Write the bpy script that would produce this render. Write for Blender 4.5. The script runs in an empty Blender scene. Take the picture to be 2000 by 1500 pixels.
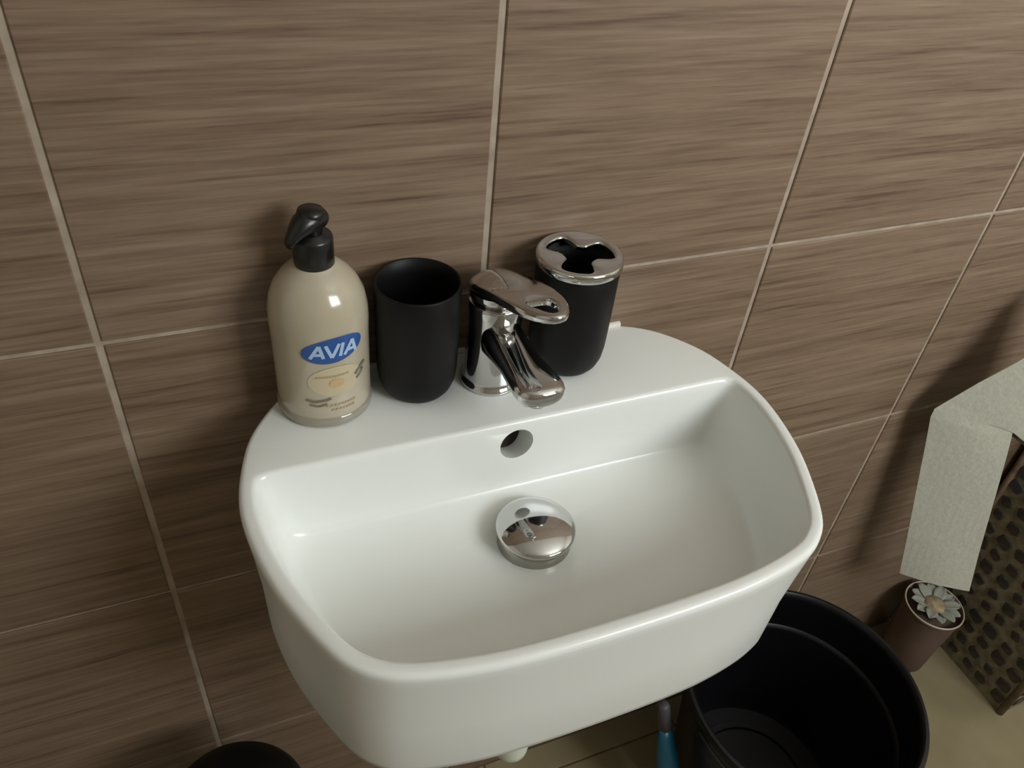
import bpy, bmesh, math, random
from mathutils import Vector, Matrix
random.seed(7)
S = bpy.context.scene
C = S.collection
PI = math.pi
# ------------------------------------------------------------------ camera, light, exposure
cd = bpy.data.cameras.new('camera'); cam = bpy.data.objects.new('camera', cd); C.objects.link(cam)
cam.location = (0.07624, -0.54044, 0.38296)
cam.rotation_euler = (0.874926, -0.0846096, -0.378816)
cd.sensor_width = 36; cd.lens = 1586.75/2000*36; cd.clip_start = 0.02
S.camera = cam
S.view_settings.view_transform = 'Standard'; S.view_settings.look = 'None'
S.view_settings.exposure = 0.0; S.view_settings.gamma = 1; S.view_settings.use_curve_mapping = False
w = bpy.data.worlds.new('world'); S.world = w; w.use_nodes = True
w.node_tree.nodes['Background'].inputs[0].default_value = (0.80, 0.90, 1.0, 1)
w.node_tree.nodes['Background'].inputs[1].default_value = 1.0

def area(name, loc, target, sx, sy, power, col):
    l = bpy.data.lights.new(name, 'AREA'); l.shape = 'RECTANGLE'; l.size = sx; l.size_y = sy
    l.energy = power; l.color = col
    o = bpy.data.objects.new(name, l); C.objects.link(o); o.location = loc
    o.rotation_euler = (Vector(target)-Vector(loc)).to_track_quat('-Z', 'Y').to_euler()
    return o
# daylight coming in through the room's window in the wall behind the photographer, to the right
area('window_daylight', (1.25, -1.545, 0.82), (1.25, 0.0, 0.82), 0.98, 0.78, 37, (0.95, 0.985, 1.0))

# ------------------------------------------------------------------ helpers
def srgb(r, g, b):
    f = lambda c: (c/12.92 if c <= 0.04045 else ((c+0.055)/1.055)**2.4)
    return (f(r/255), f(g/255), f(b/255), 1)
def mat(name, col, rough=0.5, metal=0.0, **k):
    m = bpy.data.materials.new(name); m.use_nodes = True
    b = m.node_tree.nodes['Principled BSDF']
    b.inputs['Base Color'].default_value = col; b.inputs['Roughness'].default_value = rough
    b.inputs['Metallic'].default_value = metal
    for kk, v in k.items(): b.inputs[kk.replace('_', ' ')].default_value = v
    return m
def N(m, t): return m.node_tree.nodes.new(t)
def L(m, a, b): m.node_tree.links.new(a, b)
def noise_tint(m, col_a, col_b, scale, lo=0.35, hi=0.65, bump=0.0, detail=5, coord='Object'):
    nt = m.node_tree; b = nt.nodes['Principled BSDF']
    tc = N(m, 'ShaderNodeTexCoord'); mp = N(m, 'ShaderNodeMapping'); mp.inputs['Scale'].default_value = scale
    no = N(m, 'ShaderNodeTexNoise'); no.inputs['Scale'].default_value = 1; no.inputs['Detail'].default_value = detail
    r = N(m, 'ShaderNodeValToRGB'); r.color_ramp.elements[0].position = lo; r.color_ramp.elements[1].position = hi
    r.color_ramp.elements[0].color = col_a; r.color_ramp.elements[1].color = col_b
    L(m, tc.outputs[coord], mp.inputs[0]); L(m, mp.outputs[0], no.inputs['Vector'])
    L(m, no.outputs['Fac'], r.inputs[0]); L(m, r.outputs[0], b.inputs['Base Color'])
    if bump:
        bp = N(m, 'ShaderNodeBump'); bp.inputs['Strength'].default_value = bump; bp.inputs['Distance'].default_value = 0.002
        L(m, no.outputs['Fac'], bp.inputs['Height']); L(m, bp.outputs[0], b.inputs['Normal'])
    return m

def link(name, bm, m, parent=None, smooth=True, angle=None, loc=None):
    me = bpy.data.meshes.new(name)
    bmesh.ops.recalc_face_normals(bm, faces=bm.faces)
    bm.to_mesh(me); bm.free()
    if smooth:
        me.polygons.foreach_set('use_smooth', [True]*len(me.polygons))
        if angle: me.set_sharp_from_angle(angle=math.radians(angle))
    if isinstance(m, (list, tuple)):
        for x in m: me.materials.append(x)
    else: me.materials.append(m)
    o = bpy.data.objects.new(name, me); C.objects.link(o)
    if parent: o.parent = parent
    if loc: o.location = loc
    return o
def thing(name, label, cat, loc, rotz=0, group=None):
    o = bpy.data.objects.new(name, None); C.objects.link(o); o.empty_display_size = 0.02
    o.location = loc; o.rotation_euler = (0, 0, rotz); o['label'] = label; o['category'] = cat
    if group: o['group'] = group
    return o
def struct(o, label=None):
    o['kind'] = 'structure'
    if label: o['label'] = label
    return o
def lathe(prof, n=64, bm=None, cx=0, cy=0, sx=1, sy=1, cap=False):
    bm = bm or bmesh.new(); rings = []
    for r, z in prof:
        if r < 1e-6: rings.append([bm.verts.new((cx, cy, z))])
        else: rings.append([bm.verts.new((cx+sx*r*math.cos(2*PI*i/n), cy+sy*r*math.sin(2*PI*i/n), z)) for i in range(n)])
    for a, b in zip(rings, rings[1:]):
        for i in range(n):
            j = (i+1) % n
            if len(a) == 1 and len(b) == 1: continue
            if len(a) == 1: bm.faces.new((a[0], b[i], b[j]))
            elif len(b) == 1: bm.faces.new((a[i], a[j], b[0]))
            else: bm.faces.new((a[i], a[j], b[j], b[i]))
    return bm
def box(bm, x0, x1, y0, y1, z0, z1, bev=0):
    r = bmesh.ops.create_cube(bm, size=1); vs = r['verts']
    for v in vs: v.co = Vector(((x0+x1)/2+v.co.x*(x1-x0), (y0+y1)/2+v.co.y*(y1-y0), (z0+z1)/2+v.co.z*(z1-z0)))
    if bev:
        es = list({e for v in vs for e in v.link_edges})
        bmesh.ops.bevel(bm, geom=es, offset=bev, segments=2, profile=0.5, affect='EDGES')
    return bm
def tube(bm, pts, rad, n=16, closed=False):
    pts = [Vector(p) for p in pts]; rings = []
    up = Vector((0, 0, 1)); prev = None
    for i, p in enumerate(pts):
        d = (pts[min(i+1, len(pts)-1)]-pts[max(i-1, 0)]).normalized()
        a = prev if prev else (up if abs(d.z) < 0.9 else Vector((1, 0, 0)))
        x = (a - d*a.dot(d)).normalized(); y = d.cross(x); prev = x
        r = rad[i] if isinstance(rad, (list, tuple)) else rad
        rings.append([bm.verts.new(p + r*(math.cos(2*PI*k/n)*x+math.sin(2*PI*k/n)*y)) for k in range(n)])
    for a, b in zip(rings, rings[1:]):
        for k in range(n): bm.faces.new((a[k], a[(k+1) % n], b[(k+1) % n], b[k]))
    bm.faces.new(rings[0][::-1]); bm.faces.new(rings[-1])
    return bm
def loops(bm, rs, closed=True):
    V = [[bm.verts.new(p) for p in r] for r in rs]; n = len(V[0])
    for a, b in zip(V, V[1:]):
        for i in range(n if closed else n-1):
            j = (i+1) % n
            bm.faces.new((a[i], a[j], b[j], b[i]))
    return V

# ------------------------------------------------------------------ materials
def tile_material():
    m = mat('wood_grain_tile', (0.2, 0.15, 0.11, 1), 0.42)
    b = m.node_tree.nodes['Principled BSDF']; b.inputs['Specular IOR Level'].default_value = 0.35
    geo = N(m, 'ShaderNodeNewGeometry'); info = N(m, 'ShaderNodeObjectInfo')
    mul = N(m, 'ShaderNodeMath'); mul.operation = 'MULTIPLY'; mul.inputs[1].default_value = 7.3
    L(m, info.outputs['Random'], mul.inputs[0])
    add = N(m, 'ShaderNodeVectorMath'); add.operation = 'ADD'
    L(m, geo.outputs['Position'], add.inputs[0]); L(m, mul.outputs[0], add.inputs[1])
    def nz(sc, det, rough=0.5, dist=0.0):
        mp = N(m, 'ShaderNodeMapping'); mp.inputs['Scale'].default_value = sc
        n = N(m, 'ShaderNodeTexNoise'); n.inputs['Scale'].default_value = 1; n.inputs['Detail'].default_value = det
        n.inputs['Roughness'].default_value = rough; n.inputs['Distortion'].default_value = dist
        L(m, add.outputs[0], mp.inputs[0]); L(m, mp.outputs[0], n.inputs['Vector']); return n
    a = nz((9, 1, 250), 4, 0.6, 0.25); c = nz((16, 1, 520), 3, 0.6, 0.2); d = nz((3.5, 1, 85), 2, 0.5)
    mix = N(m, 'ShaderNodeMix'); mix.data_type = 'FLOAT'; mix.inputs[0].default_value = 0.36
    L(m, a.outputs['Fac'], mix.inputs[2]); L(m, c.outputs['Fac'], mix.inputs[3])
    mix2 = N(m, 'ShaderNodeMix'); mix2.data_type = 'FLOAT'; mix2.inputs[0].default_value = 0.30
    L(m, mix.outputs[0], mix2.inputs[2]); L(m, d.outputs['Fac'], mix2.inputs[3])
    r = N(m, 'ShaderNodeValToRGB'); e = r.color_ramp.elements
    e[0].position = 0.32; e[0].color = srgb(84, 65, 51); e[1].position = 0.70; e[1].color = srgb(147, 128, 107)
    k = e.new(0.43); k.color = srgb(114, 94, 77); k = e.new(0.53); k.color = srgb(128, 108, 89)
    L(m, mix2.outputs[0], r.inputs[0]); L(m, r.outputs[0], b.inputs['Base Color'])
    bp = N(m, 'ShaderNodeBump'); bp.inputs['Strength'].default_value = 0.25; bp.inputs['Distance'].default_value = 0.0006
    L(m, mix.outputs[0], bp.inputs['Height']); L(m, bp.outputs[0], b.inputs['Normal'])
    return m
M_tile = tile_material()
M_grout = noise_tint(mat('grout', srgb(190, 176, 158), 0.85), srgb(150, 135, 118), srgb(178, 163, 145), (30, 30, 30))
M_fgrout = mat('floor_grout', srgb(112, 94, 66), 0.9)
M_floor = noise_tint(mat('floor_tile', srgb(180, 168, 134), 0.5), srgb(136, 124, 94), srgb(150, 138, 106), (9, 9, 9))
M_paint = noise_tint(mat('painted_plaster', srgb(214, 210, 200), 0.8), srgb(234, 231, 222), srgb(240, 237, 228), (3, 3, 3))
M_ceramic = mat('white_ceramic', srgb(236, 238, 233), 0.22)
M_chrome = mat('chrome', srgb(205, 205, 204), 0.07, 1.0)
M_chrome2 = mat('chrome_dull', srgb(168, 166, 160), 0.16, 1.0)
M_black = mat('black_plastic', srgb(24, 23, 23), 0.3)
M_cup = mat('matte_black_plastic', srgb(14, 13, 13), 0.5, Specular_IOR_Level=0.25)
M_inner = mat('cup_inner_black', srgb(12, 11, 11), 0.6)
M_lotion = noise_tint(mat('pearly_cream_soap', srgb(216, 204, 180), 0.2, Coat_Weight=0.6, Coat_Roughness=0.08),
                      srgb(178, 168, 146), srgb(190, 180, 160), (14, 14, 14))
M_lotion.node_tree.nodes['Principled BSDF'].inputs['Subsurface Weight'].default_value = 0.25
M_lotion.node_tree.nodes['Principled BSDF'].inputs['Subsurface Scale'].default_value = 0.012
M_bottom = mat('clear_plastic_foot', srgb(172, 165, 148), 0.12, Transmission_Weight=0.25, Coat_Weight=0.5)
M_blue = mat('label_blue', srgb(40, 80, 146), 0.35)
M_print = mat('label_white_print', srgb(164, 190, 220), 0.4)
M_bucket = mat('black_bucket_plastic', srgb(11, 10, 14), 0.4)
M_bucket2 = mat('bucket_outside', srgb(34, 34, 36), 0.5)
M_paper = noise_tint(mat('tissue_paper', srgb(226, 226, 216), 0.95), srgb(190, 189, 173), srgb(197, 196, 180), (160, 160, 160), bump=0.3)
M_pvc = mat('white_pvc', srgb(226, 230, 214), 0.35)
M_caulk = mat('white_silicone', srgb(215, 213, 203), 0.5)

# ------------------------------------------------------------------ the setting
T = 0.30; ZF = -0.915; X0, X1 = -0.9, 2.4; YF = -1.5; ZC = 1.5
bm = bmesh.new(); box(bm, X0, X1, 0.002, 0.08, ZF-0.002, ZC)
wall = struct(link('wall_back', bm, M_grout, smooth=False))
def tile_mesh(w, h, d=0.008, bev=0.0009):
    b = bmesh.new(); box(b, -w/2, w/2, 0, d, -h/2, h/2)
    es = [e for e in b.edges if all(abs(v.co.y) < 1e-6 for v in e.verts)]
    bmesh.ops.bevel(b, geom=es, offset=bev, segments=1, affect='EDGES')
    me = bpy.data.meshes.new('tile'); bmesh.ops.recalc_face_normals(b, faces=b.faces); b.to_mesh(me); b.free()
    me.materials.append(M_tile); return me
gv, gh = 0.0056, 0.0040
rows = []
z = 0.0
for k in (0, 1, 2, 3, 4): rows.append((k*T, (k+1)*T))
rows += [(-T, 0), (-2*T, -T), (ZF, -2*T)]
cache = {}
for z0, z1 in rows:
    for c in range(-3, 8):
        x0, x1 = c*T, (c+1)*T
        key = round(z1-z0, 4)
        if key not in cache: cache[key] = tile_mesh(T-gv, z1-z0-gh)
        o = bpy.data.objects.new('tile', cache[key]); C.objects.link(o); o.parent = wall
        o.location = ((x0+x1)/2+random.uniform(-.0003, .0003), random.uniform(0, .0004), (z0+z1)/2)

bm = bmesh.new(); box(bm, X0, X1, YF, 0.08, ZF-0.06, ZF-0.002)
floor = struct(link('floor', bm, M_fgrout, smooth=False))
FT = 0.33; cache = {}
ys = [0.0, -0.046]
while ys[-1] > YF+0.01: ys.append(max(ys[-1]-FT, YF))
xs = [X0]; x = 0.36-FT*3
while x < X1-0.01: xs.append(x); x += FT
xs.append(X1)
for ya, yb in zip(ys, ys[1:]):
    for xa, xb in zip(xs, xs[1:]):
        key = (round(xb-xa, 4), round(ya-yb, 4))
        if key not in cache:
            b = bmesh.new(); wx, wy = xb-xa-0.003, ya-yb-0.003
            box(b, -wx/2, wx/2, -wy/2, wy/2, -0.008, 0)
            es = [e for e in b.edges if all(abs(v.co.z) < 1e-6 for v in e.verts)]
            bmesh.ops.bevel(b, geom=es, offset=0.0009, segments=1, affect='EDGES')
            me = bpy.data.meshes.new('floor_tile'); b.to_mesh(me); b.free(); me.materials.append(M_floor); cache[key] = me
        o = bpy.data.objects.new('floor_tile', cache[key]); C.objects.link(o); o.parent = floor
        o.location = ((xa+xb)/2, (ya+yb)/2, ZF)
bm = bmesh.new(); box(bm, X0, X1, YF, 0.08, ZC, ZC+0.06); struct(link('ceiling', bm, M_paint, smooth=False))
bm = bmesh.new(); box(bm, X0-0.08, X0, YF, 0.08, ZF-0.06, ZC+0.06); struct(link('wall_left', bm, M_paint, smooth=False))
bm = bmesh.new(); box(bm, X1, X1+0.08, YF, 0.08, ZF-0.06, ZC+0.06); struct(link('wall_right', bm, M_paint, smooth=False))
# front wall (behind the camera) with its window opening
wx0, wx1, wz0, wz1 = 0.75, 1.75, 0.42, 1.22
bm = bmesh.new()
box(bm, X0-0.08, wx0, YF-0.08, YF, ZF-.06, ZC+.06); box(bm, wx1, X1+0.08, YF-0.08, YF, ZF-.06, ZC+.06)
box(bm, wx0, wx1, YF-0.08, YF, ZF-.06, wz0); box(bm, wx0, wx1, YF-0.08, YF, wz1, ZC+.06)
struct(link('wall_front', bm, M_paint, smooth=False))
M_frame = mat('window_frame_white', srgb(225, 225, 222), 0.4)
win = struct(bpy.data.objects.new('window_1', None)); C.objects.link(win); win.location = (wx0, YF, wz0)
bm = bmesh.new(); ww, wh = wx1-wx0, wz1-wz0
for a in ((0, .045, 0, wh), (ww-.045, ww, 0, wh), (ww/2-.022, ww/2+.022, 0, wh), (0, ww, 0, .045), (0, ww, wh-.045, wh)):
    box(bm, a[0], a[1], -.035, -.005, a[2], a[3])
link('window_frame', bm, M_frame, win, smooth=False)

# ------------------------------------------------------------------ wash basin
CX, ZS = 0.2968, -0.0633
half = [(0, -.3055), (.06, -.3045), (.10, -.3015), (.14, -.294), (.165, -.2835), (.185, -.263), (.2055, -.219), (.216, -.185),
        (.2222, -.148), (.2222, -.118), (.2155, -.085), (.205, -.056), (.1855, -.028), (.166, -.011), (.144, 0.0)]
def catmull(pts, n=10):
    out = []
    P = [Vector((-pts[1][0], pts[1][1]))]+[Vector(p) for p in pts]+[2*Vector(pts[-1])-Vector(pts[-2])]
    for i in range(1, len(P)-2):
        a, b, c, d = P[i-1:i+3]
        for k in range(n):
            t = k/n
            out.append(0.5*((2*b)+(c-a)*t+(2*a-5*b+4*c-d)*t*t+(3*b-a-3*c+d)*t**3))
    out.append(P[-2]); return out
hp = catmull(half)
hp = [Vector(p) for p in hp]
# loop: front from right clip to left clip (through the front), then back part
def resample(pts, n):
    d = [0]
    for a, b in zip(pts, pts[1:]): d.append(d[-1]+(b-a).length)
    out = []; j = 0
    for k in range(n):
        s = d[-1]*k/(n-1)
        while j < len(d)-2 and d[j+1] < s: j += 1
        t = (s-d[j])/max(d[j+1]-d[j], 1e-9); out.append(pts[j].lerp(pts[j+1], min(1, t)))
    return out
full = [Vector((-p.x, p.y)) for p in hp[::-1]][:-1]+hp     # left wall corner -> front -> right wall corner
def offset_curve(pts, o):
    out = []
    for i, p in enumerate(pts):
        a = pts[max(i-1, 0)]; b = pts[min(i+1, len(pts)-1)]
        t = (b-a).normalized(); nrm = Vector((-t.y, t.x))   # interior is to the left going left->front->right
        out.append(p+nrm*o)
    return out
YB = -0.103
NF, NB = 150, 60
def split(o, yb):
    c = offset_curve(full, o)
    fr = [p for p in c if p.y < yb]
    i0 = next(i for i, p in enumerate(c) if p.y < yb); a, b = c[i0-1], c[i0]
    L0 = a.lerp(b, (yb-a.y)/(b.y-a.y))
    i1 = max(i for i, p in enumerate(c) if p.y < yb); a, b = c[i1], c[i1+1]
    R0 = a.lerp(b, (yb-a.y)/(b.y-a.y))
    return [L0]+c[i0:i1+1]+[R0], c[:i0-1+1], c[i1+1:]
def outer_loop(o, z, flat=0.0):
    fr, bl, br = split(o, YB)
    F = resample(fr, NF)
    back = [fr[-1]]+br+([Vector((0, 0))] if False else [])+bl+[fr[0]]
    back = [Vector((p.x, min(p.y, -flat))) for p in back]
    B = resample(back, NB+2)[1:-1]
    return [(CX+p.x, p.y, z) for p in F+B]
def inner_loop(o, z, yb, rc=0.006):
    fr, _, _ = split(o, yb)
    F = resample(fr, NF)
    B = resample([fr[-1], fr[0]], NB+2)[1:-1]
    pts = F+B
    # round the two back corners
    n = len(pts)
    for it in range(int(rc*1000)):
        q = list(pts)
        for i in list(range(0, 14))+list(range(NF-14, NF+5))+list(range(n-5, n)):
            q[i] = (pts[i-1]+pts[i]*2+pts[(i+1) % n])/4
        pts = q
    return [(CX+p.x, p.y, z) for p in pts]
rs = []
# underside and outside, bottom to rim
rs.append(outer_loop(0.030, -0.211, 0.0)); 
for o, z in ((0.019, -0.2108), (0.0125, -0.2085), (0.0090, -0.203), (0.0072, -0.194), (0.006, -0.14), (0.003, -0.10), (0.001, -0.078),
             (0.0, -0.0695), (0.0003, -0.0665), (0.0013, -0.0646), (0.0029, -0.0636), (0.0048, ZS)):
    rs.append(outer_loop(o, z, 0.0))
for o, z, y in ((0.0085, ZS, YB+.005), (0.0098, ZS-.0004, YB+.0028), (0.0112, ZS-.0018, YB+.0010), (0.0124, ZS-.0045, YB), (0.0140, ZS-.010, YB-.0003),
                (0.0175, -0.085, YB-.0005), (0.0215, -0.108, YB-.0006), (0.0245, -0.122, YB-.0007), (0.0275, -0.1300, YB-.0010), (0.0315, -0.1350, YB-.0022), (0.0375, -0.1378, YB-.0055), (0.047, -0.1390, YB-.012)):
    rs.append(inner_loop(o, z, y, 0.003 if o < 0.03 else 0.007))
last = rs[-1]; DR = Vector((CX, -0.1575))
nl = len(last)
for t, z in ((.25, -0.1405), (.5, -0.1425), (.75, -0.1452), (.93, -0.1480), (1, -0.1510)):
    ring = []
    for p in last:
        v = Vector(p[:2]); a = math.atan2(v.y-DR.y, v.x-DR.x)
        c = DR+Vector((math.cos(a), math.sin(a)))*0.024
        q = v.lerp(c, t); ring.append((q.x, q.y, z))
    rs.append(ring)
bm = bmesh.new(); V = loops(bm, rs)
bm.faces.new(V[0][::-1]); bm.faces.new(V[-1])
bmesh.ops.recalc_face_normals(bm, faces=bm.faces)
M_hole = mat('overflow_inside', srgb(196, 194, 182), 0.35)
sink = thing('wash_basin', 'white ceramic wall-hung wash basin with rounded front and flat back ledge', 'sink', (CX, 0, ZS))
INV = Matrix.Translation((-CX, 0, -ZS))
bmesh.ops.transform(bm, matrix=INV, verts=bm.verts)
bowl = link('bowl', bm, M_ceramic, sink)
# real overflow hole cut into the back wall of the bowl
cb = bmesh.new()
OV = Vector((0.2935, -0.103, -0.0877))
bmesh.ops.create_cone(cb, cap_ends=True, segments=40, radius1=0.0148, radius2=0.0148, depth=0.046,
                      matrix=Matrix.Translation(INV @ (OV+Vector((0.004, 0.008, -0.0035)))) @ Matrix.Rotation(math.radians(90-22), 4, 'X') @ Matrix.Rotation(0.0, 4, 'Y'))
cme = bpy.data.meshes.new('cut'); cb.to_mesh(cme); cb.free(); cme.materials.append(M_ceramic)
cut = bpy.data.objects.new('cut', cme); C.objects.link(cut); cut.parent = sink
md = bowl.modifiers.new('b', 'BOOLEAN'); md.object = cut; md.operation = 'DIFFERENCE'; md.solver = 'EXACT'
bpy.context.view_layer.update()
dg = bpy.context.evaluated_depsgraph_get()
nm = bpy.data.meshes.new_from_object(bowl.evaluated_get(dg)); bowl.modifiers.clear(); bowl.data = nm
bpy.data.objects.remove(cut)
nm.name = 'bowl'
nm.polygons.foreach_set('use_smooth', [True]*len(nm.polygons)); nm.set_sharp_from_angle(angle=math.radians(38))
# dark-coloured disc standing in for the shade deep inside the overflow
M_dark = mat('overflow_shade', srgb(52, 44, 38), 0.8)
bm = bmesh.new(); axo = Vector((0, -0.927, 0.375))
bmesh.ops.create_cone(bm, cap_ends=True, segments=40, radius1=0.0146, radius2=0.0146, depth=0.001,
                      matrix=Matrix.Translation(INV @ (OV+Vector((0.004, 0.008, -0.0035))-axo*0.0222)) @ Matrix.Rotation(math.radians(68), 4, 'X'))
link('overflow_shade_disc', bm, M_dark, sink, smooth=False)
# silicone bead along the wall
bm = bmesh.new()
tube(bm, [(x, -0.0015, 0.0005) for x in (-.144, -.1, -.05, 0, .05, .1, .146)], 0.0032, 8)
link('sealant', bm, M_caulk, sink)
# pop-up waste
dx, dy, dz = 0, DR.y, -0.1500-ZS
bm = lathe([(0.0, 0.0128), (0.008, 0.0125), (0.016, 0.0114), (0.023, 0.0096), (0.0285, 0.0072), (0.0318, 0.0052), (0.0330, 0.0040), (0.0332, 0.0026), (0.0325, 0.0016), (0.031, 0.0012), (0.0, 0.0012)], 96)
bmesh.ops.translate(bm, verts=bm.verts, vec=(dx, dy, dz+0.0145))
pw = link('waste_plug', bm, M_chrome, sink)
bm = lathe([(0.0, 0.0158), (0.0300, 0.0158), (0.0304, 0.006), (0.031, 0.0015), (0.0325, -0.002), (0.0, -0.004)], 64)
bmesh.ops.translate(bm, verts=bm.verts, vec=(dx, dy, dz))
link('waste_ring', bm, M_chrome2, sink)

# trap under the basin
tr = thing('drain_trap', 'short white plastic drain trap hanging under the basin', 'pipe', (0.2968, -0.20, -0.40))
bm = lathe([(0.0, 0), (0.008, .0006), (0.013, .0035), (0.0165, .009), (0.0170, .016), (0.0172, .03), (0.0172, .085), (0.0190, .086), (0.0190, .10), (0.014, .101), (0.0, .101)], 48)
bmesh.ops.translate(bm, verts=bm.verts, vec=(-0.026, -0.019, 0.022)); link('trap_bowl', bm, M_pvc, tr)
bm = bmesh.new(); tube(bm, [(-.026, -.019, .115), (-.024, -.017, .135), (-.012, 0.0, .155), (0, .035, .172), (0, .040, .185)], 0.014, 16); link('tail_pipe', bm, M_pvc, tr)
bm = bmesh.new(); tube(bm, [(-.026, -.01, .095), (-.026, .03, .095), (-.026, .1995, .095)], 0.013, 16); link('outlet_pipe', bm, M_pvc, tr)

# ------------------------------------------------------------------ tap
TX, TY = 0.2945, -0.042
tap = thing('basin_tap', 'chrome single-lever basin mixer tap standing on the back ledge', 'tap', (TX, TY, ZS))
bm = lathe([(0.0, 0.0), (0.0262, 0.0), (0.0266, 0.0018), (0.0262, 0.004), (0.0246, 0.0052), (0.0236, 0.009), (0.0226, 0.03), (0.0222, 0.06), (0.0226, 0.072), (0.0228, 0.080),
            (0.0222, 0.0818), (0.0205, 0.0826), (0.0, 0.0826)], 72)
link('tap_body', bm, M_chrome, tap)
# spout: superellipse sections swept forward
bm = bmesh.new(); secs = []
for s, (y, zc, hw, hh) in enumerate([(-.002, .052, .0165, .0185), (-.016, .053, .0168, .0180), (-.03, .0545, .0166, .0150), (-.045, .0562, .0166, .0118), (-.06, .0580, .0168, .0098), (-.075, .0598, .0184, .0092),
                                     (-.088, .0612, .0194, .0092), (-.096, .0618, .0192, .0090), (-.102, .0621, .0172, .0084), (-.1055, .0622, .0118, .0068), (-.1072, .0622, .0065, .0048)]):
    ring = []
    for k in range(36):
        a = 2*PI*k/36; ca, sa = math.cos(a), math.sin(a)
        ex = 0.72
        ring.append((hw*math.copysign(abs(ca)**ex, ca), y, zc+hh*math.copysign(abs(sa)**ex, sa)))
    secs.append(ring)
V = loops(bm, secs); bm.faces.new(V[0]); bm.faces.new(V[-1][::-1])
link('spout', bm, M_chrome, tap)
bm = lathe([(0, -.004), (0.0085, -.004), (0.009, -.003), (0.009, .006), (0, .006)], 32)
bmesh.ops.translate(bm, verts=bm.verts, vec=(0, -.090, .0515)); link('aerator', bm, M_chrome2, tap)
# collar under the lever
bm = lathe([(0.0, 0.0824), (0.0188, 0.0824), (0.0188, 0.0860), (0.0, 0.0860)], 64); link('cartridge_collar', bm, M_chrome2, tap)
# lever: dome plus forward plate with an open loop at its end
bm = bmesh.new()
lathe([(0.0, 0.0855), (0.0205, 0.0855), (0.0228, 0.0875), (0.0234, 0.0900), (0.0230, 0.0935), (0.0, 0.0935)], 64, bm)
def zl(y): # height of the plate's top along the lever
    t = (-y)/0.108
    return 0.1005+0.0380*t+0.003*math.sin(PI*t)
NL = 72
def lev(a):      # outer outline (y runs from 0 to -0.108)
    pts = [(.0232, 0), (.0230, -.02), (.0222, -.045), (.0205, -.068), (.0170, -.086), (.0110, -.100), (.0045, -.1065), (0, -.1075)]
    return pts
po = catmull([(x, y) for x, y in lev(0)][::-1], 8)       # tip -> root, right side
po = [Vector(p) for p in po]
outl = [Vector((-p.x, p.y)) for p in po[::-1]][:-1]+po    # left root -> tip -> right root
outl = resample(outl, NL)
backl = [Vector((.0232*math.cos(PI*k/21), .0232*math.sin(PI*k/21))) for k in range(1, 21)]
O = outl+backl
hc = Vector((0.0, -0.083))
H = []
for p in O:
    a = math.atan2(p.y-hc.y, p.x-hc.x)
    # hole: rounded triangle, wide side towards the body
    r = 0.0100*(1+0.13*math.cos(3*(a-PI/2)+PI))
    q = Vector((math.cos(a)*r*0.95, math.sin(a)*r*1.45)); H.append(hc+q)
def ring2(pts, dz, crown=0.0):
    out = []
    for p in pts:
        y = p.y if p.y < 0 else p.y*0.8
        rr2 = (p.x**2+min(p.y, 0)**2*0.35+max(p.y, 0)**2)/0.0232**2
        out.append((p.x, p.y, zl(y)+dz+0.0085*max(0.0, 1-rr2)*crown))
    return out
def shrink(pts, c, k): return [c+(p-c)*k for p in pts]
hc2 = Vector((0, -.05))
O2, H2 = shrink(O, hc2, .94), shrink(H, hc, 1.14)
mid = [ring2([a.lerp(b, t) for a, b in zip(O2, H2)], 0.0, 1.0) for t in (0, .08, .18, .3, .42, .55, .68, .82, 1)]
rr = [ring2(H, -.0065), ring2(shrink(H, hc, 1.07), -.0074), ring2(shrink(O, hc2, .95), -.0080), ring2(O, -.0060), ring2(O, -.0028), ring2(shrink(O, hc2, .985), -.0012, 1.0)]+mid+[ring2(shrink(H, hc, 1.03), -.0008), ring2(H, -.0022), ring2(H, -.0065)]
loops(bm, rr[:-1]+[rr[0]])
bmesh.ops.remove_doubles(bm, verts=bm.verts, dist=1e-6)
link('lever', bm, M_chrome, tap, angle=50)

# ------------------------------------------------------------------ soap bottle
BX, BY = 0.1550, -0.0312
bot = thing('soap_bottle', 'cream liquid soap bottle with blue oval AVIA label and black pump', 'soap bottle', (BX, BY, ZS))
R = 0.0376
bm = lathe([(0.0, 0.0092), (0.0358, 0.0092), (0.0368, 0.011), (0.0366, 0.02), (0.0366, 0.045), (0.0368, 0.075), (0.0372, 0.085), (0.0366, 0.095), (0.0345, 0.1055), (0.0305, 0.1145), (0.0245, 0.1225), (0.0175, 0.1280), (0.0128, 0.1305), (0.0118, 0.133), (0.0, 0.133)], 96)
link('bottle_body', bm, M_lotion, bot)
bm = lathe([(0.0, 0.0008), (0.030, 0.0), (0.0352, 0.0006), (0.0374, 0.003), (0.0376, 0.007), (0.0368, 0.0112), (0.0, 0.0112)], 96)
link('bottle_foot', bm, M_bottom, bot)
def surf(az, h, e=0.0004):
    rr_ = 0.0366+(0.0006*max(0, (h-.045)/.04))
    a = math.radians(az); return Vector(((rr_+e)*math.cos(a), (rr_+e)*math.sin(a), h))
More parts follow.
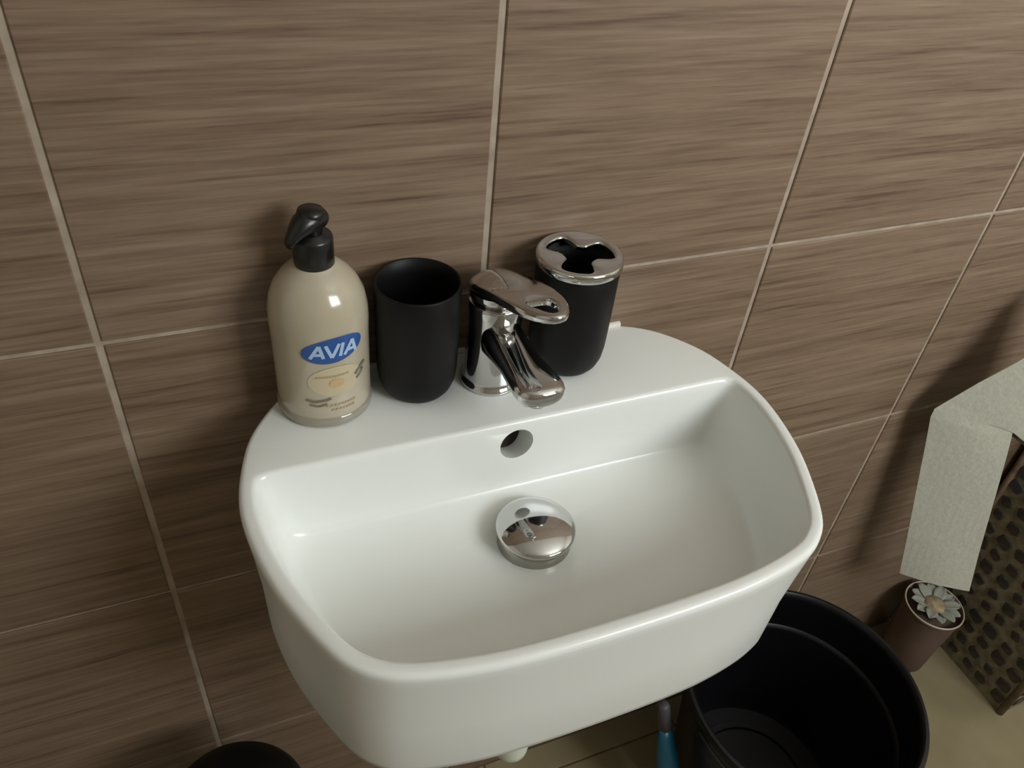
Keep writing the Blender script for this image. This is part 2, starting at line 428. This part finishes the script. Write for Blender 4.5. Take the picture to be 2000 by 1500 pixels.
def patch(shape, m, name, e=0.0004, parent=bot):   # shape: list of (az deg, height) outline around its centre
    bm = bmesh.new(); n = len(shape)
    cz = sum(p[0] for p in shape)/n; ch = sum(p[1] for p in shape)/n
    prev = None; c = bm.verts.new(surf(cz, ch, e))
    for t in (.2, .4, .6, .8, 1.0):
        ring = [bm.verts.new(surf(cz+(a-cz)*t, ch+(h-ch)*t, e)) for a, h in shape]
        for i in range(n):
            j = (i+1) % n
            if prev is None: bm.faces.new((c, ring[i], ring[j]))
            else: bm.faces.new((prev[i], ring[i], ring[j], prev[j]))
        prev = ring
    return link(name, bm, m, parent)
def ell(ca, ch, ra, rh, tilt=0, n=48, pw=1.0):
    out = []
    for k in range(n):
        t = 2*PI*k/n; x, y = math.cos(t)*ra, math.sin(t)*rh
        out.append((ca+x, ch+y+tilt*x))
    return out
LA, LH = -85, 0.0765
lab = patch(ell(LA, LH, 37, 0.0112, 0.00006), M_blue, 'brand_label', 0.0005)
# AVIA lettering as strokes wrapped on the oval
def stroke(pts, wd, m, name, parent, e=0.0009):
    bm = bmesh.new()
    Rr = 0.0370
    for (a0, h0), (a1, h1) in zip(pts, pts[1:]):
        s0 = Vector((math.radians(a0)*Rr, h0)); s1 = Vector((math.radians(a1)*Rr, h1))
        d = (s1-s0).normalized(); nn = Vector((-d.y, d.x))*wd/2
        steps = max(2, int((s1-s0).length/0.0015)); pv = None
        for k in range(steps+1):
            c = s0.lerp(s1, k/steps)
            p = [bm.verts.new(surf(math.degrees(q.x/Rr), q.y, e)) for q in (c+nn, c-nn)]
            if pv: bm.faces.new((pv[0], p[0], p[1], pv[1]))
            pv = p
    return link(name, bm, m, parent)
h0, h1 = LH-0.0058, LH+0.0058
sk = 2.2
def A_(c, wd): return [[(c-wd, h0), (c+1+sk, h1)], [(c+1+sk, h1), (c+wd, h0)], [(c-wd*.45, h0+.0036), (c+wd*.62, h0+.0036)]]
strk = A_(LA-20, 7.5)+[[(LA-9.5, h1), (LA-3, h0)], [(LA-3, h0), (LA+6, h1)]]+[[(LA+6.5, h0), (LA+10.5, h1)]]+A_(LA+19, 7.5)
for s in strk: stroke(s, 0.0026, M_print, 'letter_stroke', lab)
# faint print below the logo
M_yel = mat('label_yellow', srgb(194, 180, 150), 0.4); M_org = mat('label_orange', srgb(196, 166, 122), 0.4)
M_brn = mat('label_brown', srgb(122, 110, 94), 0.5); M_grn = mat('label_grey_green', srgb(120, 118, 100), 0.5); M_txt = mat('label_text', srgb(178, 156, 112), 0.5)
pr = patch(ell(-84, 0.047, 34, 0.0140, 0.0), M_yel, 'printed_panel', 0.0003)
patch(ell(-84, 0.0455, 9, 0.0042), M_org, 'printed_flower', 0.0006)
stroke([(-122, .0300), (-112, .0285), (-98, .0300), (-92, .0315)], 0.0022, M_brn, 'printed_pod', bot, 0.0007)
stroke([(-118, .0255), (-108, .0240), (-97, .0262)], 0.0018, M_brn, 'printed_pod', bot, 0.0007)
stroke([(-60, .0475), (-50, .0520), (-42, .0540)], 0.0032, M_grn, 'printed_leaf', bot, 0.0007)
stroke([(-58, .0430), (-52, .0450), (-46, .0490)], 0.0026, M_grn, 'printed_leaf', bot, 0.0007)
for hh_, a0, a1 in ((.0525, -108, -70), (.024, -98, -62), (.0195, -92, -64)):
    a = a0
    while a < a1:
        wlen = random.uniform(2.0, 3.6)
        stroke([(a, hh_-.0008), (a+wlen*.5, hh_+.0010), (a+wlen, hh_-.0006)], 0.0009, M_txt, 'fine_print', bot, 0.0007); a += wlen+1.4
# pump
bm = lathe([(0.0, .1292), (0.0138, .1292), (0.0144, .1300), (0.0144, .1500), (0.0136, .1520), (0.0105, .1525), (0.0100, .1540), (0.0, .1542)], 48)
for k in range(0): pass
link('pump_collar', bm, M_black, bot)
bm = lathe([(0.0, .1500), (0.0075, .1500), (0.0075, .1580), (0.0092, .1600), (0.0096, .1690), (0.0086, .1718), (0.0, .1725)], 32)
ang = math.radians(212)      # nozzle points to the left and a little forward
d = Vector((math.cos(ang), math.sin(ang), 0)); side = Vector((-d.y, d.x, 0))
pts = []
secs = []
for s, zc, hw, hh_ in ((-.0105, .1635, .0070, .0060), (-.006, .1640, .0098, .0080), (.004, .1642, .0098, .0082), (.010, .1625, .0086, .0080), (.0150, .1595, .0066, .0066), (.019, .1560, .0050, .0050), (.0215, .1530, .0042, .0040)):
    ring = []
    for k in range(16):
        a = 2*PI*k/16; q = d*s+side*hw*math.cos(a); ring.append((q.x, q.y, zc+hh_*math.sin(a)))
    secs.append(ring)
V = loops(bm, secs); bm.faces.new(V[0]); bm.faces.new(V[-1])
link('pump_head', bm, M_black, bot)

# ------------------------------------------------------------------ black cup
cup = thing('tumbler', 'matte black open tumbler on the basin ledge between soap bottle and tap', 'cup', (0.2308, -0.0360, ZS))
def cupmesh(R0, Hh, wall_t=0.0022, lip=0.0012):
    P = [(0.0, .0006), (R0*.45, 0.0), (R0*.62, .0006), (R0*.76, .0028), (R0*.86, .0075), (R0*.93, .0145), (R0*.965, .025), (R0*.98, .045), (R0*.992, Hh*.8), (R0, Hh-lip), (R0-.0004, Hh-.0003), (R0-wall_t/2, Hh), (R0-wall_t, Hh-.0005)]
    return P
P1 = cupmesh(0.0340, .1050)
bm = lathe(P1+[(0.0322, .09), (0.0315, .03), (0.0285, .010), (0.02, .005), (0.0, .005)], 80)
link('cup_body', bm, M_cup, cup)
# ------------------------------------------------------------------ toothbrush holder
hol = thing('toothbrush_holder', 'matte black toothbrush holder with pierced chrome lid, behind the tap', 'toothbrush holder', (0.3668, -0.0378, ZS))
P1 = cupmesh(0.0350, .1030)
bm = lathe(P1+[(0.0322, .085), (0.0315, .03), (0.0285, .010), (0.02, .005), (0.0, .005)], 80)
link('holder_body', bm, M_cup, hol)
NR = 180
def opening(a):
    # three wide arcs separated by three tongues pointing inwards
    best = min(abs((a-math.radians(t)+PI) % (2*PI)-PI) for t in (60, 180, 300))
    f = 1/(1+math.exp(-(math.degrees(best)-26)/3.0))
    ro, ri = 0.0286, 0.0130
    tong = ri/max(math.cos(min(best, 1.0)), .5)
    return tong*(1-f)+ro*f
open_r = [opening(2*PI*k/NR) for k in range(NR)]
for it in range(3): open_r = [(open_r[k-1]+2*open_r[k]+open_r[(k+1) % NR])/4 for k in range(NR)]
bm = bmesh.new()
def rg(r, z):
    return [((r if not isinstance(r, list) else r[k])*math.cos(2*PI*k/NR), (r if not isinstance(r, list) else r[k])*math.sin(2*PI*k/NR), z) for k in range(NR)]
A = [x+.0010 for x in open_r]; B = open_r
dl = 0.0095
rsl = [rg(B, .0965+dl), rg(0.0335, .0945+dl), rg(0.0355, .0935+dl), rg(0.0362, .0942+dl), rg(0.0364, .0985+dl), rg(0.0361, .1003+dl), rg(0.0352, .1014+dl), rg(0.0338, .1017+dl),
       rg([x+.0022 for x in open_r], .1009+dl), rg(A, .1006+dl), rg([x+.0002 for x in open_r], .0998+dl), rg(B, .0990+dl), rg(B, .0965+dl)]
loops(bm, rsl[:-1]+[rsl[0]])
bmesh.ops.remove_doubles(bm, verts=bm.verts, dist=1e-6)
link('lid', bm, M_chrome, hol, angle=60)

# ------------------------------------------------------------------ bucket
bk = thing('bucket', 'large round black plastic bucket on the floor right of the basin', 'bucket', (0.752, -0.172, ZF))
HB = 0.295
bm = lathe([(0.0, .004), (0.115, .004), (0.118, 0), (0.124, 0), (0.127, .004), (0.130, .02), (0.147, HB*.62), (0.149, HB*.66), (0.1565, HB*.88), (0.1575, HB-.012), (0.164, HB-.012), (0.1655, HB-.010), (0.1660, HB-.004),
            (0.1640, HB-.0005), (0.1600, HB), (0.1565, HB-.003), (0.1548, HB-.012), (0.1535, HB*.755), (0.1485, HB*.742), (0.1468, HB*.725), (0.140, HB*.55), (0.1385, HB*.53), (0.127, .022), (0.122, .014), (0.098, .014), (0.096, .018), (0.086, .018), (0.084, .013), (0.0, .013)], 96)
link('bucket_shell', bm, M_bucket, bk, angle=45)
for sgn in (1,):
    bm = bmesh.new()
    pts = []
    for k in range(25):
        a = PI*k/24
        pts.append((0.1675*math.cos(a), -0.1675*math.sin(a)*0.995, HB-.016-.02*math.sin(a)))
    tube(bm, pts, 0.0028, 8)
    link('bail_handle', bm, M_bucket2, bk)
# ------------------------------------------------------------------ slim blue bottle leaning between wall and bucket
a0, a1 = Vector((0.592, -0.205, ZF+0.006)), Vector((0.560, -0.118, -0.640))
bb = thing('cleaner_bottle', 'slim blue plastic bottle with grey cap leaning beside the bucket', 'bottle', a0)
q = (a1-a0).to_track_quat('Z', 'Y'); Lb = (a1-a0).length
bm = lathe([(0, 0), (.011, 0), (.0140, .004), (.0150, .02), (.0165, Lb*.35), (.0165, Lb*.62), (.0130, Lb*.76), (.009, Lb*.84), (.0, Lb*.84)], 32, sx=1.1, sy=.85)
bmesh.ops.rotate(bm, verts=bm.verts, matrix=q.to_matrix(), cent=(0, 0, 0))
link('bottle_body', bm, mat('blue_plastic', srgb(26, 92, 118), 0.35), bb)
bm = lathe([(0, Lb*.835), (.0095, Lb*.835), (.0095, Lb*.98), (.007, Lb), (0, Lb)], 24)
bmesh.ops.rotate(bm, verts=bm.verts, matrix=q.to_matrix(), cent=(0, 0, 0))
link('bottle_cap', bm, mat('grey_cap', srgb(72, 68, 72), 0.5), bb)

# ------------------------------------------------------------------ black lidded bin bottom left
pb = thing('pedal_bin', 'black domed lid of a small round bin below the basin\'s left side', 'bin', (0.016, -0.140, ZF))
Hb = 0.462
bm = lathe([(0, 0), (.063, 0), (.066, .004), (.067, .03), (.070, Hb-.06), (.070, Hb-.05), (0, Hb-.05)], 64); link('bin_body', bm, M_bucket2, pb)
bm = lathe([(.0, Hb-.05), (.072, Hb-.05), (.0735, Hb-.044), (.072, Hb-.034), (.065, Hb-.020), (.050, Hb-.009), (.030, Hb-.002), (0, Hb)], 64); link('bin_lid', bm, M_cup, pb)

# ------------------------------------------------------------------ toilet paper hanging from a roll on the wall
d2 = Vector((0.79967, -0.60045, 0)).normalized(); A0 = Vector((0.928, -0.030, -0.262)); nrm = Vector((-0.5826, -0.7760, 0)).normalized()
dn = Vector((0.19315, -0.14546, -0.97033))
def sheet_pt(u, z):          # the sheet's own plane: u across it, z up; a very slight belly keeps it from being flat
    return A0+d2*u+Vector((0, 0, z))
r0, r1 = sheet_pt(0.2058, -0.070), sheet_pt(0.0973, 0.149)      # where the paper meets its roll
axis = (r1-r0).normalized(); outw = (d2-axis*d2.dot(axis)).normalized()
rc = (r0+r1)/2-nrm*0.028
tp = thing('toilet_paper', 'white tissue paper strip hanging down in front of the tiled wall at right edge', 'tissue paper', rc)
bm = bmesh.new()
grid = []
nu, nv = 10, 26
Lf = [(0.0777, -0.3213), (0.058, -0.240), (0.036, -0.150), (0.014, -0.060), (0.0035, -0.0200), (0.0030, -0.0060), (0.0130, 0.0100), (0.035, 0.047), (0.060, 0.085), (0.0973, 0.149)]
Rt = [(0.1797, -0.3213), (0.159, -0.240), (0.137, -0.150), (0.115, -0.060), (0.1070, -0.0280), (0.1036, -0.0160), (0.1060, -0.0170), (0.1180, -0.0235), (0.150, -0.040), (0.2058, -0.070)]
for i, (l, r) in enumerate(zip(Lf, Rt)):
    row = []
    for k in range(nu+1):
        t = k/nu; P = sheet_pt(l[0]+(r[0]-l[0])*t, l[1]+(r[1]-l[1])*t)
        P += nrm*(0.0025*math.sin(PI*t)*(1-i/9)+0.0012*math.sin(i*1.7+t*3)*(1-i/9))
        row.append(bm.verts.new(P-rc))
    grid.append(row)
for a, b in zip(grid, grid[1:]):
    for k in range(nu): bm.faces.new((a[k], a[k+1], b[k+1], b[k]))
o = link('paper_strip', bm, M_paper, tp, smooth=False); sm = o.modifiers.new('s', 'SOLIDIFY'); sm.thickness = 0.0006
bm = bmesh.new(); h = (r1-r0).length/2+.002
tube(bm, [-axis*h, axis*h], 0.0278, 48); o = link('paper_roll', bm, M_paper, tp, angle=40)
bm = bmesh.new(); tube(bm, [-axis*(h+.012), axis*(h+.012)], 0.009, 16); tube(bm, [-axis*(h+.010), Vector((.03, -rc.y-.0005, -axis.z*(h+.010)))], 0.005, 12)
tube(bm, [axis*(h+.010), Vector((.03, -rc.y-.0005, axis.z*(h+.010)))], 0.005, 12)
link('roll_holder', bm, M_chrome2, tp)

# ------------------------------------------------------------------ patterned basket at the right edge
bs = thing('laundry_basket', 'khaki laundry basket patterned with dark rounded squares at right edge', 'basket', (1.257, -0.0, ZF))
M_khaki = noise_tint(mat('khaki_weave', srgb(140, 134, 112), 0.75), srgb(116, 110, 90), srgb(160, 152, 126), (60, 60, 60), bump=0.5)
M_dk = noise_tint(mat('dark_square', srgb(62, 56, 50), 0.6), srgb(50, 45, 42), srgb(78, 70, 60), (50, 50, 50))
M_dk2 = mat('slate_square', srgb(70, 70, 78), 0.55); M_tan = mat('tan_square', srgb(176, 154, 112), 0.7)
M_rim = noise_tint(mat('basket_corner', srgb(120, 100, 82), 0.8), srgb(104, 86, 70), srgb(140, 120, 98), (40, 40, 40))
WX, WY, HZ = 0.36, 0.222, 0.60
fl = -0.012      # slight flare to the left at the top
bm = bmesh.new()
lo = [(0, -0.012, 0), (0, -WY, 0), (WX, -WY, 0), (WX, -0.012, 0)]; hi = [(fl, -0.012, HZ), (fl, -WY-.004, HZ), (WX+.012, -WY-.004, HZ), (WX+.012, -0.012, HZ)]
a = [bm.verts.new(p) for p in lo]; b = [bm.verts.new(p) for p in hi]
c = [bm.verts.new(Vector(p)*1) for p in [(fl+.012, -.024, HZ), (fl+.012, -WY+.008, HZ), (WX, -WY+.008, HZ), (WX, -.024, HZ)]]
d = [bm.verts.new(p) for p in [(.012, -.024, .01), (.012, -WY+.012, .01), (WX-.012, -WY+.012, .01), (WX-.012, -.024, .01)]]
for k in range(4):
    j = (k+1) % 4
    bm.faces.new((a[k], a[j], b[j], b[k])); bm.faces.new((b[k], b[j], c[j], c[k])); bm.faces.new((c[k], c[j], d[j], d[k]))
bm.faces.new(a); bm.faces.new(d)
link('basket_body', bm, M_khaki, bs, smooth=False)
for (x, y) in ((0.002, -WY+.002), (0.002, -0.014)):
    bm = bmesh.new(); tube(bm, [(x, y, 0.001), (x+fl, y-.003 if y < -.1 else y, HZ)], 0.0065, 10); link('corner_cord', bm, M_rim, bs)
def sq_mesh(s):
    b = bmesh.new(); pts = [(s/2*math.copysign(abs(math.cos(t))**.55, math.cos(t)), s/2*math.copysign(abs(math.sin(t))**.55, math.sin(t))) for t in [PI/8+k*PI/6 for k in range(12)]]
    v0 = [b.verts.new((0, p[0], p[1])) for p in pts]; v1 = [b.verts.new((-.0022, p[0]*.86, p[1]*.86)) for p in pts]
    for k in range(12): b.faces.new((v0[k], v0[(k+1) % 12], v1[(k+1) % 12], v1[k]))
    b.faces.new(v1); bmesh.ops.recalc_face_normals(b, faces=b.faces)
    me = bpy.data.meshes.new('woven_square'); b.to_mesh(me); b.free(); return me
meshes = []
for mm in (M_dk, M_dk2, M_tan):
    me = sq_mesh(0.0245); me.materials.append(mm); meshes.append(me)
pit = 0.0335
for r in range(17):
    for c_ in range(6):
        z = 0.026+r*pit; y = -0.032-c_*pit+random.uniform(-.002, .002)
        if y < -WY+.012: continue
        kind = 0
        if r >= 11: kind = 1
        if (r, c_) in ((9, 4), (9, 5), (8, 5), (6, 5), (12, 2), (11, 1)): kind = 2
        o = bpy.data.objects.new('woven_square', meshes[kind]); C.objects.link(o); o.parent = bs
        o.location = (fl*z/HZ-.0002, y, z+random.uniform(-.002, .002)); o.rotation_euler = (random.uniform(-.4, .4), 0, 0)
        s_ = random.uniform(.75, 1.12); o.scale = (1, s_, s_*random.uniform(.85, 1.05))
for r in range(17):
    for c_ in range(10):
        o = bpy.data.objects.new('woven_square', meshes[0 if r < 11 else 1]); C.objects.link(o); o.parent = bs
        o.location = (0.030+c_*pit, -WY-.004*(0.026+r*pit)/HZ-.0002, 0.026+r*pit); o.rotation_euler = (0, random.uniform(-.2, .2), PI/2)

# ------------------------------------------------------------------ small brown pot with a white petalled flower
pt = thing('flower_pot', 'small brown pot on the floor between bucket and basket', 'pot', (1.170, -0.066, ZF))
M_pot = mat('brown_pot', srgb(98, 78, 68), 0.7)
bm = lathe([(0, 0), (.042, 0), (.0455, .003), (.050, .09), (.0545, .158), (.0565, .1585), (.057, .162), (.0555, .1645), (.053, .163), (.050, .150), (.0, .148)], 64)
bmesh.ops.scale(bm, vec=(.88, .88, .94), verts=bm.verts)
link('pot_body', bm, M_pot, pt, angle=50)
bm = lathe([(.0562, .1620), (.0572, .1635), (.0562, .1656), (.0545, .1650), (.0545, .163), (.0562, .1620)], 64); bmesh.ops.scale(bm, vec=(.88,.88,.94), verts=bm.verts); link('pot_rim', bm, mat('pale_rim', srgb(196, 186, 166), 0.4), pt)
fw = thing('artificial_flower', 'white petalled artificial flower with tan centre sitting in the brown pot', 'flower', (1.170, -0.066, ZF+.1395))
M_petal = mat('white_petal', srgb(150, 152, 138), 0.8); M_tanc = noise_tint(mat('tan_centre', srgb(150, 132, 104), 0.9), srgb(120, 104, 80), srgb(172, 154, 122), (90, 90, 90))
me = None
for k in range(12):
    if me is None:
        b = bmesh.new(); n = 8; rows_ = []
        for i in range(n+1):
            t = i/n; wv = .0105*math.sin(PI*min(1, t*.85+.12))**.7
            rows_.append([b.verts.new((.012+.030*t, wv*s, .008+.020*t-.012*t*t+.003*abs(s))) for s in (-1, -.5, 0, .5, 1)])
        for a_, b_ in zip(rows_, rows_[1:]):
            for i in range(4): b.faces.new((a_[i], a_[i+1], b_[i+1], b_[i]))
        me = bpy.data.meshes.new('petal'); b.to_mesh(me); b.free(); me.materials.append(M_petal)
        me.polygons.foreach_set('use_smooth', [True]*len(me.polygons))
    o = bpy.data.objects.new('petal', me); C.objects.link(o); o.parent = fw; o.rotation_euler = (0, 0, 2*PI*k/12)
    o.location = (0, 0, .002+.002*(k % 2)); o.modifiers.new('s', 'SOLIDIFY').thickness = 0.0008
bm = bmesh.new(); bmesh.ops.create_icosphere(bm, subdivisions=3, radius=.02)
for v in bm.verts: v.co.z = v.co.z*.6+.013; v.co *= 1+random.uniform(-.04, .04)
link('flower_centre', bm, M_tanc, fw)
